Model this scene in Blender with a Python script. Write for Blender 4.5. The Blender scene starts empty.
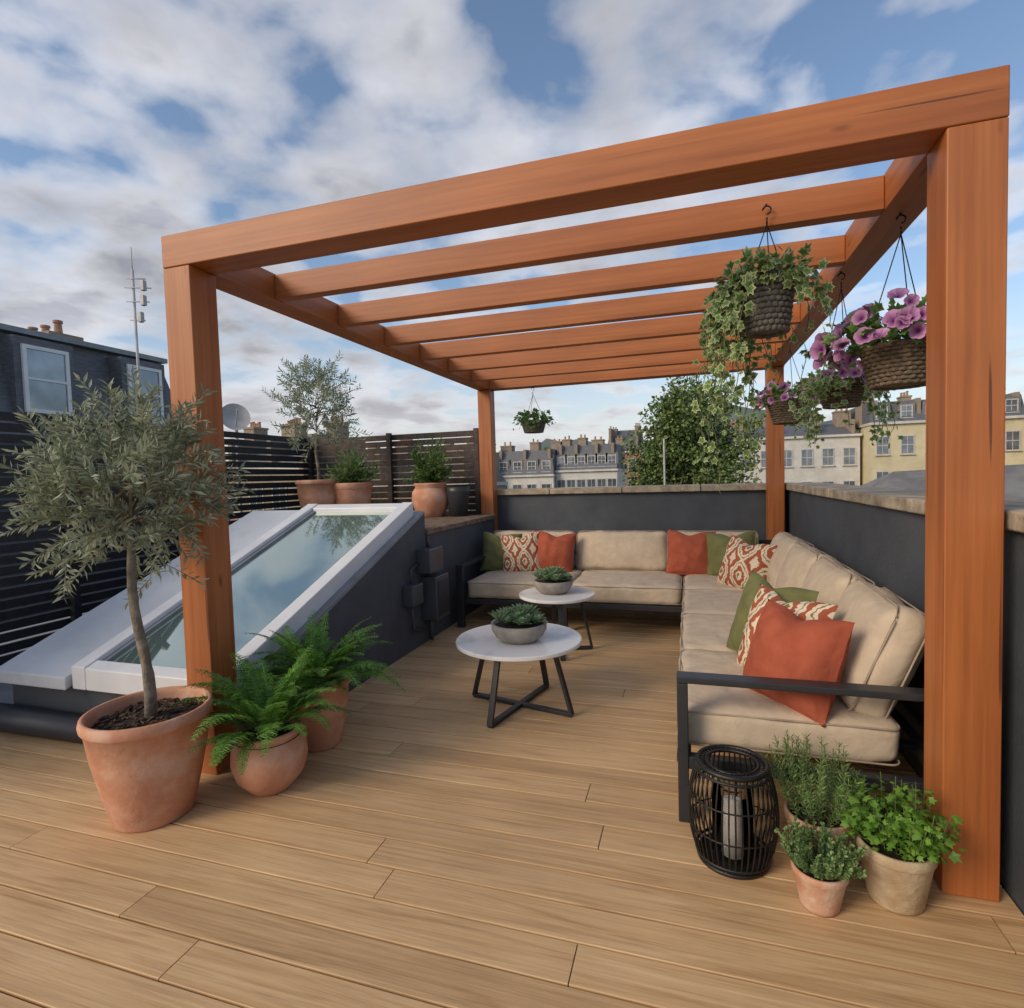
import bpy, math, random
import numpy as np
from mathutils import Matrix, Vector
random.seed(7); rng=np.random.default_rng(7)
PI=math.pi
# ------------------------------------------------------------------ materials
def newmat(name):
    m=bpy.data.materials.new(name); m.use_nodes=True
    nt=m.node_tree; b=nt.nodes['Principled BSDF']; return m,nt,b
def N(nt,t,**k):
    n=nt.nodes.new(t)
    for a,v in k.items(): setattr(n,a,v)
    return n
def mix(nt,fac,a,b,blend='MIX'):
    n=N(nt,'ShaderNodeMix',data_type='RGBA',blend_type=blend)
    for idx,val in ((0,fac),(6,a),(7,b)):
        if isinstance(val,bpy.types.NodeSocket): nt.links.new(val,n.inputs[idx])
        else: n.inputs[idx].default_value=val if idx==0 else (*val,1) if len(val)==3 else val
    return n.outputs[2]
def ramp(nt,fac,pts,interp='LINEAR'):
    r=N(nt,'ShaderNodeValToRGB'); r.color_ramp.interpolation=interp
    el=r.color_ramp.elements
    while len(el)<len(pts): el.new(0.5)
    for e,(p,c) in zip(el,pts):
        e.position=p; e.color=(*c,1) if not isinstance(c,(int,float)) else (c,c,c,1)
    nt.links.new(fac,r.inputs[0]); return r.outputs[0]
def noise(nt,scale,detail=5,rough=.55,stretch=(1,1,1),coord='Object',dist=0,off=None):
    tc=N(nt,'ShaderNodeTexCoord'); mp=N(nt,'ShaderNodeMapping'); mp.inputs['Scale'].default_value=stretch
    src=tc.outputs[coord]
    if off is not None:
        va=N(nt,'ShaderNodeVectorMath',operation='ADD'); nt.links.new(src,va.inputs[0]); nt.links.new(off,va.inputs[1]); src=va.outputs[0]
    nt.links.new(src,mp.inputs[0])
    n=N(nt,'ShaderNodeTexNoise'); n.inputs['Scale'].default_value=scale; n.inputs['Detail'].default_value=detail
    n.inputs['Roughness'].default_value=rough; n.inputs['Distortion'].default_value=dist
    nt.links.new(mp.outputs[0],n.inputs['Vector']); return n.outputs['Fac']
def bump(nt,b,h,strength=.3,dist=.01,prev=None):
    n=N(nt,'ShaderNodeBump'); n.inputs['Strength'].default_value=strength; n.inputs['Distance'].default_value=dist
    nt.links.new(h,n.inputs['Height'])
    if prev: nt.links.new(prev,n.inputs['Normal'])
    nt.links.new(n.outputs[0],b.inputs['Normal']); return n.outputs[0]
def M(name,c1,c2=None,scale=8,rough=.7,bmp=.2,bscale=None,stretch=(1,1,1),metal=0,island=0,lo=.35,hi=.65,spec=.5,bd=.01,folds=0,stain=None):
    m,nt,b=newmat(name)
    c2=c2 or tuple(x*.75 for x in c1)
    f=noise(nt,scale,stretch=stretch)
    col=ramp(nt,f,[(lo,c2),(hi,c1)])
    if stain: col=mix(nt,ramp(nt,noise(nt,stain[1],6,.65),[(.50,0.0),(.68,stain[2])]),col,stain[0])
    if island:
        g=N(nt,'ShaderNodeNewGeometry'); r=ramp(nt,g.outputs['Random Per Island'],[(0,1-island),(1,1+island)])
        col=mix(nt,1.0,col,r,'MULTIPLY')
    nt.links.new(col,b.inputs['Base Color']); b.inputs['Roughness'].default_value=rough; b.inputs['Metallic'].default_value=metal
    b.inputs['Specular IOR Level'].default_value=spec
    pv=bump(nt,b,noise(nt,7,3,.5,dist=1.2),folds,.03) if folds else None
    if bmp: bump(nt,b,noise(nt,bscale or scale*6,3,stretch=stretch),bmp,bd,pv)
    return m
def leafmat(name,c1,c2,island=.35,rough=.5,spec=.4,tl=.28):
    m,nt,b=newmat(name)
    g=N(nt,'ShaderNodeNewGeometry')
    col=ramp(nt,g.outputs['Random Per Island'],[(0,c2),(1,c1)])
    f=noise(nt,5,2); v=ramp(nt,f,[(.3,1-island),(.7,1+island)])
    col=mix(nt,1.0,col,v,'MULTIPLY')
    nt.links.new(col,b.inputs['Base Color']); b.inputs['Roughness'].default_value=rough; b.inputs['Specular IOR Level'].default_value=spec
    if tl:
        tr=N(nt,'ShaderNodeBsdfTranslucent'); nt.links.new(col,tr.inputs[0])
        ms=N(nt,'ShaderNodeMixShader'); ms.inputs[0].default_value=tl
        nt.links.new(b.outputs[0],ms.inputs[1]); nt.links.new(tr.outputs[0],ms.inputs[2])
        nt.links.new(ms.outputs[0],nt.nodes['Material Output'].inputs[0])
    return m
def attrmat(name,rimc,midc,rough=.45,p0=.15,p1=.6,isl=.25):
    m,nt,b=newmat(name); a=N(nt,'ShaderNodeAttribute',attribute_name='k')
    col=ramp(nt,a.outputs['Fac'],[(p0,rimc),(p1,midc)])
    g=N(nt,'ShaderNodeNewGeometry'); r=ramp(nt,g.outputs['Random Per Island'],[(0,1-isl),(1,1+isl)])
    col=mix(nt,1.0,col,r,'MULTIPLY'); nt.links.new(col,b.inputs['Base Color']); b.inputs['Roughness'].default_value=rough
    tr=N(nt,'ShaderNodeBsdfTranslucent'); nt.links.new(col,tr.inputs[0])
    ms=N(nt,'ShaderNodeMixShader'); ms.inputs[0].default_value=.3
    nt.links.new(b.outputs[0],ms.inputs[1]); nt.links.new(tr.outputs[0],ms.inputs[2])
    nt.links.new(ms.outputs[0],nt.nodes['Material Output'].inputs[0]); return m
def timber(name,axis):
    st=[13,13,13]; st[axis]=.6
    m,nt,b=newmat(name)
    f=noise(nt,1.0,5,.55,stretch=st,dist=.5)
    col=ramp(nt,f,[(.25,(.31,.088,.022)),(.5,(.40,.128,.034)),(.75,(.46,.163,.047))])
    st2=[55,55,55]; st2[axis]=1.6
    f2=noise(nt,1.0,3,.5,stretch=st2)
    col=mix(nt,1.0,col,ramp(nt,f2,[(.3,.88),(.62,1.05)]),'MULTIPLY')
    st3=[30,30,30]; st3[axis]=.8
    f3=noise(nt,1.0,1,.4,stretch=st3,dist=.3)
    col=mix(nt,ramp(nt,f3,[(.73,0.0),(.755,.75)]),col,(.06,.018,.007))
    tc=N(nt,'ShaderNodeTexCoord'); mp=N(nt,'ShaderNodeMapping'); sk=[5.5,5.5,5.5]; sk[axis]=1.8; mp.inputs['Scale'].default_value=sk
    nt.links.new(tc.outputs['Object'],mp.inputs[0]); vo=N(nt,'ShaderNodeTexVoronoi'); vo.inputs['Scale'].default_value=1.0; nt.links.new(mp.outputs[0],vo.inputs['Vector'])
    col=mix(nt,ramp(nt,vo.outputs['Distance'],[(.03,.7),(.085,0.0)]),col,(.10,.028,.010))
    f4=noise(nt,1.3,2); col=mix(nt,1.0,col,ramp(nt,f4,[(.3,.88),(.7,1.10)]),'MULTIPLY')
    nt.links.new(col,b.inputs['Base Color']); b.inputs['Roughness'].default_value=.5
    bump(nt,b,f2,.2,.004); return m
mWX=timber('stained_timber_x',0); mWY=timber('stained_timber_y',1); mWZ=timber('stained_timber_z',2)
def deckmat():
    m,nt,b=newmat('composite_decking')
    g=N(nt,'ShaderNodeNewGeometry'); rnd=g.outputs['Random Per Island']
    mul=N(nt,'ShaderNodeMath',operation='MULTIPLY'); nt.links.new(rnd,mul.inputs[0]); mul.inputs[1].default_value=37
    f=noise(nt,1.0,6,.60,stretch=(.9,20,20),dist=1.8,off=mul.outputs[0])
    col=ramp(nt,f,[(.25,(.42,.25,.115)),(.45,(.59,.385,.20)),(.62,(.66,.45,.245)),(.78,(.72,.515,.30))])
    f2=noise(nt,1.0,4,.6,stretch=(3,120,40),off=mul.outputs[0])
    col=mix(nt,1.0,col,ramp(nt,f2,[(.3,.84),(.6,1.05)]),'MULTIPLY')
    f6=noise(nt,1.0,2,.5,stretch=(1.6,60,40),off=mul.outputs[0],dist=.8)
    col=mix(nt,ramp(nt,f6,[(.66,0.0),(.74,.40)]),col,(.25,.135,.06))
    col=mix(nt,1.0,col,ramp(nt,rnd,[(0,(.87,.85,.82)),(.5,(1,.99,.97)),(1,(1.07,1.06,1.05))]),'MULTIPLY')
    f5=noise(nt,.9,5,.6); col=mix(nt,1.0,col,ramp(nt,f5,[(.3,.86),(.7,1.07)]),'MULTIPLY')
    nt.links.new(col,b.inputs['Base Color'])
    nt.links.new(ramp(nt,f5,[(.3,.70),(.7,.52)]),b.inputs['Roughness']); b.inputs['Specular IOR Level'].default_value=.38
    bump(nt,b,f2,.35,.003); return m
mDeck=deckmat()
mTerra=M('terracotta',(.62,.325,.20),(.50,.225,.13),6,.85,.3,40,stain=((.66,.50,.40),7,.5))
mTerraL=M('weathered_terracotta',(.62,.42,.30),(.50,.23,.13),9,.85,.3,50,stain=((.62,.54,.45),12,.7))
mTerraB=M('aged_beige_clay',(.55,.45,.31),(.38,.27,.155),10,.85,.35,50)
mSoil=M('soil',(.035,.022,.015),(.012,.008,.005),60,.95,.8,120)
mSoil2=M('bark_mulch',(.10,.06,.035),(.03,.018,.011),40,.95,.5,island=.5)
mSlate=M('dark_render',(.070,.079,.093),(.050,.057,.069),3,.65,.3,50,stain=((.10,.105,.115),2.5,.35))
mStone=M('coping_stone',(.50,.42,.31),(.27,.22,.16),7,.9,.6,45,stain=((.13,.11,.08),10,.6))
mBrownCap=M('weathered_wood_cap',(.24,.165,.11),(.11,.07,.045),12,.8,.4)
mFence=M('black_stained_slats',(.022,.021,.023),(.011,.011,.013),14,.6,.3)
mFenceB=M('brown_stained_slats',(.085,.060,.047),(.04,.028,.023),10,.7,.3,island=.3)
mWhite=M('white_frame',(.76,.77,.78),(.66,.68,.70),4,.35,.0)
mPanel=M('white_roof_panel',(.64,.67,.71),(.50,.54,.58),2.5,.45,.05,stain=((.42,.43,.42),5,.4))
mFlash=M('lead_flashing',(.27,.29,.31),(.20,.215,.23),5,.5,.2)
mMetal=M('charcoal_metal',(.028,.030,.034),(.022,.024,.028),10,.42,.0)
mBlack=M('black_rattan',(.012,.012,.012),(.006,.006,.006),40,.4,.2)
mBeige=M('sofa_fabric',(.58,.475,.355),(.49,.40,.295),9,.95,.45,420,bd=.002,spec=.2,folds=.32)
mPipe=M('sofa_piping',(.42,.34,.255),None,12,.9,.0,spec=.2)
mRust=M('terracotta_fabric',(.41,.105,.058),(.33,.08,.042),9,.92,.5,420,bd=.002,spec=.2,folds=.4)
mOlive=M('olive_fabric',(.18,.185,.075),(.135,.14,.055),9,.92,.5,420,bd=.002,spec=.2,folds=.4)
mMarble=M('white_marble_top',(.82,.81,.79),(.60,.60,.60),2.2,.25,.0,lo=.40,hi=.5)
mConc=M('grey_concrete',(.36,.33,.29),(.25,.22,.19),14,.85,.4,60)
mWick=M('wicker',(.22,.165,.11),(.09,.065,.04),60,.8,.8,150)
mChain=M('dark_chain',(.02,.02,.02),None,5,.4,0,metal=.6)
mBark=M('bark',(.27,.23,.18),(.14,.115,.085),20,.9,.7,50)
mCandle=M('candle_wax',(.82,.79,.72),(.76,.72,.64),5,.5,0)
mBoxG=M('meter_box_plastic',(.040,.043,.050),None,5,.4,0)
mBoxL=M('meter_box_grey',(.075,.082,.095),None,5,.4,0)
mDish=M('dish_grey',(.48,.48,.48),None,5,.5,0)
mOl=leafmat('olive_leaf',(.46,.50,.37),(.18,.225,.125),.3,tl=.34)
mFern=leafmat('fern_leaf',(.19,.38,.06),(.075,.20,.03),.35)
mRos=leafmat('rosemary_leaf',(.26,.37,.14),(.10,.18,.055),.3)
mThy=leafmat('thyme_leaf',(.27,.39,.16),(.11,.21,.065),.3)
mPar=leafmat('parsley_leaf',(.19,.36,.05),(.08,.20,.022),.3)
mSuc=leafmat('succulent_leaf',(.36,.46,.27),(.13,.23,.11),.25)
mTree=leafmat('tree_leaf',(.20,.27,.075),(.065,.11,.035),.5,tl=0)
mBush=leafmat('shrub_leaf',(.17,.27,.07),(.06,.12,.03),.4)
mStem=M('green_stem',(.11,.16,.05),None,20,.6,0)
mIvy=attrmat('variegated_ivy',(.62,.64,.36),(.11,.23,.045),p0=.0,p1=.42)
mIvyG=attrmat('green_basket_leaf',(.17,.31,.07),(.08,.18,.03),p0=0,p1=.8,isl=.4)
mPet=attrmat('petunia_petal',(.66,.33,.60),(.17,.015,.18),p0=.15,p1=.85)
mGrW=M('grey_wicker',(.19,.175,.155),(.09,.082,.072),60,.8,.8,150)
mGlassW=M('window_glass',(.26,.29,.32),(.13,.155,.18),1.2,.08,0,spec=.9,metal=.5)  # pale bluish base colour imitates reflected sky, on top of the half-metal gloss
mSky,nt,b=newmat('skylight_glass')
b.inputs['Base Color'].default_value=(.13,.20,.175,1); b.inputs['Roughness'].default_value=.3
gl=N(nt,'ShaderNodeBsdfGlossy'); gl.inputs['Roughness'].default_value=.03; gl.inputs[0].default_value=(.74,.82,.76,1)
lw=N(nt,'ShaderNodeLayerWeight'); lw.inputs[0].default_value=.50
ms=N(nt,'ShaderNodeMixShader'); nt.links.new(lw.outputs['Facing'],ms.inputs[0])
nt.links.new(b.outputs[0],ms.inputs[1]); nt.links.new(gl.outputs[0],ms.inputs[2]); nt.links.new(ms.outputs[0],nt.nodes['Material Output'].inputs[0])
mGlassL,nt,b=newmat('clear_glass'); b.inputs['Transmission Weight'].default_value=1; b.inputs['Roughness'].default_value=.02; b.inputs['IOR'].default_value=1.1
def ikat():
    m,nt,b=newmat('ikat_fabric')
    uv=N(nt,'ShaderNodeTexCoord').outputs['UV']
    nz=N(nt,'ShaderNodeTexNoise'); nz.inputs['Scale'].default_value=14; nt.links.new(uv,nz.inputs['Vector'])
    va=N(nt,'ShaderNodeMix',data_type='RGBA',blend_type='LINEAR_LIGHT'); va.inputs[0].default_value=.045
    nt.links.new(uv,va.inputs[6]); nt.links.new(nz.outputs['Color'],va.inputs[7])
    sp=N(nt,'ShaderNodeSeparateXYZ'); nt.links.new(va.outputs[2],sp.inputs[0])
    def m2(op,a,bv=None):
        n=N(nt,'ShaderNodeMath',operation=op); nt.links.new(a,n.inputs[0]) 
        if bv is not None:
            if isinstance(bv,(int,float)): n.inputs[1].default_value=bv
            else: nt.links.new(bv,n.inputs[1])
        return n.outputs[0]
    def tri(s,k,o):
        x=m2('ADD',m2('MULTIPLY',s,k),o); x=m2('FRACT',x); x=m2('SUBTRACT',x,.5); return m2('ABSOLUTE',x)
    ax=m2('MULTIPLY',tri(sp.outputs[0],2.2,.2),1.5); ay=m2('MULTIPLY',tri(sp.outputs[1],1.6,.1),1.3)
    d=m2('SQRT',m2('ADD',m2('MULTIPLY',ax,ax),m2('MULTIPLY',ay,ay)))
    d=m2('ADD',m2('MULTIPLY',d,.55),m2('MULTIPLY',m2('ADD',ax,ay),.32))
    cr=(.68,.59,.45); ru=(.36,.10,.052); ol=(.22,.17,.055)
    col=ramp(nt,d,[(0,ol),(.10,cr),(.19,ru),(.36,cr),(.46,ol),(.50,cr),(.60,ru),(.78,cr)],'CONSTANT')
    nt.links.new(col,b.inputs['Base Color']); b.inputs['Roughness'].default_value=.92; b.inputs['Specular IOR Level'].default_value=.2
    pv=bump(nt,b,noise(nt,7,3,.5,dist=1.2),.35,.03); bump(nt,b,noise(nt,400,2),.4,.002,pv); return m
mIkat=ikat()
# ------------------------------------------------------------------ mesh builder
class MB:
    def __init__(s): s.v=[]; s.f=[]; s.k=[]; s.n=0
    def add(s,V,F,K=None):
        V=np.asarray(V,float); s.v.append(V); o=s.n
        s.f.extend([tuple(i+o for i in f) for f in F]); s.n+=len(V)
        s.k.append(np.zeros(len(V)) if K is None else np.asarray(K,float)); return s
    def box(s,x0,x1,y0,y1,z0,z1):
        V=[(x,y,z) for x in (x0,x1) for y in (y0,y1) for z in (z0,z1)]
        return s.add(V,[(0,1,3,2),(4,6,7,5),(0,4,5,1),(2,3,7,6),(0,2,6,4),(1,5,7,3)])
    def obox(s,mat,sx,sy,sz):
        V=[tuple(mat@Vector((x*sx/2,y*sy/2,z*sz/2))) for x in (-1,1) for y in (-1,1) for z in (-1,1)]
        return s.add(V,[(0,1,3,2),(4,6,7,5),(0,4,5,1),(2,3,7,6),(0,2,6,4),(1,5,7,3)])
    def bar(s,p,q,w,h,up=(0,0,1)):
        p=Vector(p);q=Vector(q); d=(q-p); L=d.length; d.normalize(); u=Vector(up)
        if abs(d.dot(u))>.98: u=Vector((0,1,0))
        sd=d.cross(u).normalized(); u=sd.cross(d)
        m=Matrix((d,sd,u)).transposed().to_4x4(); m.translation=(p+q)/2
        return s.obox(m,L,w,h)
    def tube(s,pts,r,n=8,cap=True):
        pts=[Vector(p) for p in pts]; rs=r if hasattr(r,'__len__') else [r]*len(pts)
        V=[];F=[]; ref=Vector((0.13,0.21,1)).normalized()
        for i,p in enumerate(pts):
            d=(pts[min(i+1,len(pts)-1)]-pts[max(i-1,0)]).normalized()
            rr=ref if abs(d.dot(ref))<.95 else Vector((1,0,0))
            a=d.cross(rr).normalized(); bq=d.cross(a)
            for k in range(n):
                t=2*PI*k/n; V.append(p+(a*math.cos(t)+bq*math.sin(t))*rs[i])
        for i in range(len(pts)-1):
            for k in range(n): F.append((i*n+k,i*n+(k+1)%n,(i+1)*n+(k+1)%n,(i+1)*n+k))
        if cap: F.append(tuple(range(n))[::-1]); F.append(tuple((len(pts)-1)*n+k for k in range(n)))
        return s.add([tuple(v) for v in V],F)
    def lathe(s,prof,c,n=40):
        V=[];F=[]
        for i,(r,z) in enumerate(prof):
            for k in range(n):
                t=2*PI*k/n; V.append((c[0]+r*math.cos(t),c[1]+r*math.sin(t),c[2]+z))
        for i in range(len(prof)-1):
            for k in range(n): F.append((i*n+k,i*n+(k+1)%n,(i+1)*n+(k+1)%n,(i+1)*n+k))
        return s.add(V,F)
    def leaves(s,tv,tf,P,D,Nn,S,K=None,W=None):
        P=np.asarray(P,float); D=np.asarray(D,float); Nn=np.asarray(Nn,float); S=np.asarray(S,float)
        D=D/(np.linalg.norm(D,axis=1,keepdims=True)+1e-9)
        sd=np.cross(D,Nn); sd/= (np.linalg.norm(sd,axis=1,keepdims=True)+1e-9); nn=np.cross(sd,D)
        tv=np.asarray(tv,float); W=np.ones(len(P)) if W is None else np.asarray(W)
        V=P[:,None,:]+S[:,None,None]*(tv[None,:,0:1]*D[:,None,:]+tv[None,:,1:2]*sd[:,None,:]*W[:,None,None]+tv[None,:,2:3]*nn[:,None,:])
        m=len(tv); o=s.n
        for i in range(len(P)):
            b0=o+i*m
            for f in tf: s.f.append(tuple(b0+j for j in f))
        s.v.append(V.reshape(-1,3)); s.n+=len(P)*m
        s.k.append(np.zeros(len(P)*m) if K is None else np.tile(K,len(P))); return s
    def obj(s,name,mat,parent=None,smooth=False,bevel=0,k=False,uv=None):
        V=np.concatenate(s.v); c=(V.min(0)+V.max(0))/2
        me=bpy.data.meshes.new(name); me.from_pydata((V-c).tolist(),[],s.f); me.update()
        if k:
            a=me.attributes.new('k','FLOAT','POINT'); a.data.foreach_set('value',np.concatenate(s.k).astype(np.float32))
        if uv is not None:
            ul=me.uv_layers.new(name='UVMap'); li=np.zeros(len(me.loops),dtype=np.int32); me.loops.foreach_get('vertex_index',li)
            ul.data.foreach_set('uv',np.asarray(uv,float)[li].astype(np.float32).ravel())
        me.materials.append(mat)
        if smooth: me.polygons.foreach_set('use_smooth',[True]*len(me.polygons))
        o=bpy.data.objects.new(name,me); bpy.context.collection.objects.link(o)
        if parent is not None: o.parent=parent; c=c-np.array(parent.location)
        o.location=tuple(c)
        if bevel:
            md=o.modifiers.new('bevel','BEVEL'); md.width=bevel; md.segments=2; md.limit_method='ANGLE'
            o.data.polygons.foreach_set('use_smooth',[True]*len(me.polygons))
            w=o.modifiers.new('wn','WEIGHTED_NORMAL'); w.keep_sharp=True
        return o
def empty(name,loc):
    e=bpy.data.objects.new(name,None); e.location=loc; e.empty_display_size=.1; bpy.context.collection.objects.link(e); return e
T_thin=([(0,0,0),(.45,.5,.06),(1,0,0),(.45,-.5,.06)],[(0,1,2),(0,2,3)])
T_broad=([(0,0,0),(.28,.34,.05),(.68,.30,.03),(1,0,-.08),(.68,-.30,.03),(.28,-.34,.05)],[(0,1,2,3),(0,3,4,5)])
def starleaf():
    ang=[0,28,55,85,120,165,195,240,275,305,332]; rad=[1,.55,.85,.5,.62,.30,.30,.62,.5,.85,.55]
    V=[(0.3,0,0.03)]+[(.3+.7*r*math.cos(math.radians(a)),.7*r*math.sin(math.radians(a)),-.08*r) for a,r in zip(ang,rad)]
    return V,[(0,i,i%11+1) for i in range(1,12)],[1]+[0]*11
T_ivy=starleaf()
def petal():
    V=[(0,0,-.25)]; n=20
    for i in range(n):
        a=2*PI*i/n; r=.52*(1-.15*(abs(math.cos(2.5*a))**6)); V.append((r*math.cos(a),r*math.sin(a),.05+.03*math.cos(5*a)))
    return V,[(0,i,i%n+1) for i in range(1,n+1)],[1]+[0]*n
T_pet=petal()
def unit(a): a=np.asarray(a,float); return a/(np.linalg.norm(a,axis=-1,keepdims=True)+1e-9)
# ------------------------------------------------------------------ dimensions (metres; deck surface z=0)
xl,xr,yf,yb,H,w,bh=-2.5236,.9956,2.256,6.715,2.767,.169,.1606
# ------------------------------------------------------------------ deck
d=MB(); y=-1.6; pitch=.158
while y<6.9:
    x=-7.5+random.uniform(-1.5,0)
    while x<1.04:
        L=random.choice([2.4,3.0,3.6,3.6]); x1=min(x+L,1.045); a,b2=max(x,-7.5),x1
        if b2-a>.05:
            y0,y1=y,y+pitch-.0075; e=.002; dz=random.uniform(-.0012,.0)
            V=[(a,y0,-.03),(a,y0,-e+dz),(a,y0+e,dz),(a,y1-e,dz),(a,y1,-e+dz),(a,y1,-.03)]
            V2=[(b2-.004,q[1],q[2]) for q in V]
            F=[(i,i+6,i+7,i+1) for i in range(5)]+[(0,1,2,3,4,5),(11,10,9,8,7,6)]
            d.add(V+V2,F)
        x=x1
    y+=pitch
d.obj('wooden_deck',mDeck)
MB().box(-7.5,1.5,-3,7.3,-13,-.04).obj('terrace_building',M('dark_subfloor',(.05,.035,.024),None,5,.9,0))
# ------------------------------------------------------------------ pergola
P=empty('pergola',(-.76,4.5,0)); i=0
for X in (xl,xr-w):
    for Y in (yf,yb):
        i+=1; MB().box(X,X+w,Y,Y+w,0,H-bh-.001).obj('post_%d'%i,mWZ,P,bevel=.006)
MB().box(xl-.001,xr+.001,yf-.001,yf+w,H-bh,H).obj('front_beam',mWX,P,bevel=.006)
MB().box(xl,xr,yb,yb+w,H-bh,H).obj('rear_beam',mWX,P,bevel=.006)
for n,X in (('left_beam',xl),('right_beam',xr-w)):
    MB().box(X,X+w,yf+w+.002,yb-.002,H-bh,H-.002).obj(n,mWY,P,bevel=.006)
for i in range(6):
    Y=2.87+i*.64; MB().box(xl+w+.001,xr-w-.001,Y,Y+.075,H-bh+.004,H-.012).obj('rafter_%d'%(i+1),mWX,P,bevel=.005)
# ------------------------------------------------------------------ parapet walls
pw=empty('parapet_wall',(0,6.9,0))
MB().box(1.049,1.33,-1.5,7.2,-.5,1.27).obj('side_render',mSlate,pw)
MB().box(-2.5,1.045,6.925,7.2,-.5,1.27).obj('rear_render',mSlate,pw)
c=MB(); y=-1.5
while y<6.86:
    y2=min(y+.9,6.86); c.box(1.015+random.uniform(-.005,.005),1.38,y,y2-.008,1.273,1.345+random.uniform(-.005,.005)); y=y2
x=-2.56
while x<1.38:
    x2=min(x+.9,1.38); c.box(x,x2-.008,6.868+random.uniform(-.005,.005),7.24,1.273,1.345+random.uniform(-.005,.005)); x=x2
c.obj('coping_stones',mStone,pw,bevel=.010)
# ------------------------------------------------------------------ slatted fences
def fence(name,mat,p,q,z0,z1,pitch,sl,posts):
    e=empty(name,((p[0]+q[0])/2,(p[1]+q[1])/2,z0)); s=MB(); z=z1-sl
    while z>z0:
        s.bar((p[0],p[1],z+sl/2+random.uniform(-.002,.002)),(q[0],q[1],z+sl/2+random.uniform(-.002,.002)),.02,sl); z-=pitch
    s.obj('slats',mat,e)
    s=MB(); dv=Vector((q[0]-p[0],q[1]-p[1],0)); n=Vector((-dv.y,dv.x,0)).normalized()
    for i in range(posts+1):
        c0=Vector((p[0],p[1],0))+dv*(i/posts)-n*.045
        s.box(c0.x-.03,c0.x+.03,c0.y-.03,c0.y+.03,z0-.1,z1+.02)
    s.obj('fence_posts',mat,e); return e
fence('slatted_fence',mFence,(-5.2,.2),(-5.2,6.86),.0,2.14,.088,.070,4)
fence('slatted_fence',mFenceB,(-5.17,6.93),(-2.62,6.93),.6,2.13,.088,.074,2)
# ------------------------------------------------------------------ planter ledge + skylight
lg=empty('raised_ledge',(-3.8,5.7,0))
MB().box(-5.17,-2.34,4.76,6.69,0,.985).obj('ledge_wall',mSlate,lg)
MB().box(-5.17,-2.315,4.74,6.70,.99,1.04).obj('ledge_cap',mBrownCap,lg,bevel=.005)
SK=empty('rooflight',(-3.2,3.4,0)); sl=.375
def PZ(y): return 1.22+sl*(y-4.45)
def prism(x0,x1,ya,yb_,o0,o1):
    V=[]
    for X in (x0,x1): V+=[(X,ya,PZ(ya)+o0),(X,yb_,PZ(yb_)+o0),(X,yb_,PZ(yb_)+o1),(X,ya,PZ(ya)+o1)]
    return V,[(0,1,2,3),(7,6,5,4),(0,4,5,1),(1,5,6,2),(2,6,7,3),(3,7,4,0)]
V=[]
for X in (-4.14,-2.34): V+=[(X,2.42,0),(X,4.735,0),(X,4.735,PZ(4.735)-.13),(X,2.42,PZ(2.42)-.13)]
MB().add(V,[(0,1,2,3),(7,6,5,4),(0,4,5,1),(1,5,6,2),(2,6,7,3),(3,7,4,0)]).obj('base_walls',mSlate,SK)
MB().add(*prism(-2.47,-2.33,2.38,4.70,-.128,-.10)).obj('flashing',mFlash,SK)
MB().add(*prism(-4.16,-3.53,2.33,4.60,-.11,-.03)).obj('side_panel',mPanel,SK,bevel=.01)
fr=MB(); fr.add(*prism(-3.52,-3.41,2.36,4.62,-.12,.02)); fr.add(*prism(-2.50,-2.39,2.36,4.62,-.12,.02))
fr.add(*prism(-3.408,-2.502,2.36,2.44,-.12,.012)); fr.add(*prism(-3.408,-2.502,4.53,4.62,-.12,.012))
fr.obj('frame',mWhite,SK,bevel=.008)
fr=MB(); fr.add(*prism(-3.409,-3.375,2.442,4.528,-.10,-.012)); fr.add(*prism(-2.535,-2.501,2.442,4.528,-.10,-.012))
fr.obj('inner_trim',mFlash,SK)
MB().add(*prism(-3.374,-2.536,2.442,4.528,-.06,-.03)).obj('glass_pane',mSky,SK)
MB().tube([(-6.5,2.36,.085),(-2.56,2.36,.085)],.08,16).obj('roof_edge_roll',mBoxG,SK,smooth=True)
MB().box(-6.5,-4.18,2.40,6.8,.0,.12).obj('gutter_roof',mFlash,SK)
bx=empty('electric_meter_box',(-2.28,4.6,.5))
MB().box(-2.34,-2.18,4.60,4.88,.22,.62).obj('lower_box',mBoxL,bx,bevel=.012)
MB().box(-2.18,-2.172,4.63,4.85,.26,.58).obj('lower_box_lid',mBoxG,bx,bevel=.003)
MB().box(-2.34,-2.20,4.53,4.82,.66,.88).obj('upper_box',mBoxL,bx,bevel=.012)
MB().box(-2.34,-2.24,4.26,4.46,.42,.60).obj('switch',mBoxL,bx,bevel=.01)
t=MB(); t.tube([(-2.29,4.70,.24),(-2.29,4.70,.02)],.018); t.tube([(-2.31,4.36,.42),(-2.31,4.38,.2),(-2.31,4.60,.13)],.012); t.tube([(-2.3,4.7,.88),(-2.3,4.7,.98)],.014); t.tube([(-2.31,4.36,.60),(-2.31,4.38,.72),(-2.31,4.54,.76)],.009); t.obj('conduit',mBoxL,bx,smooth=True)
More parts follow.
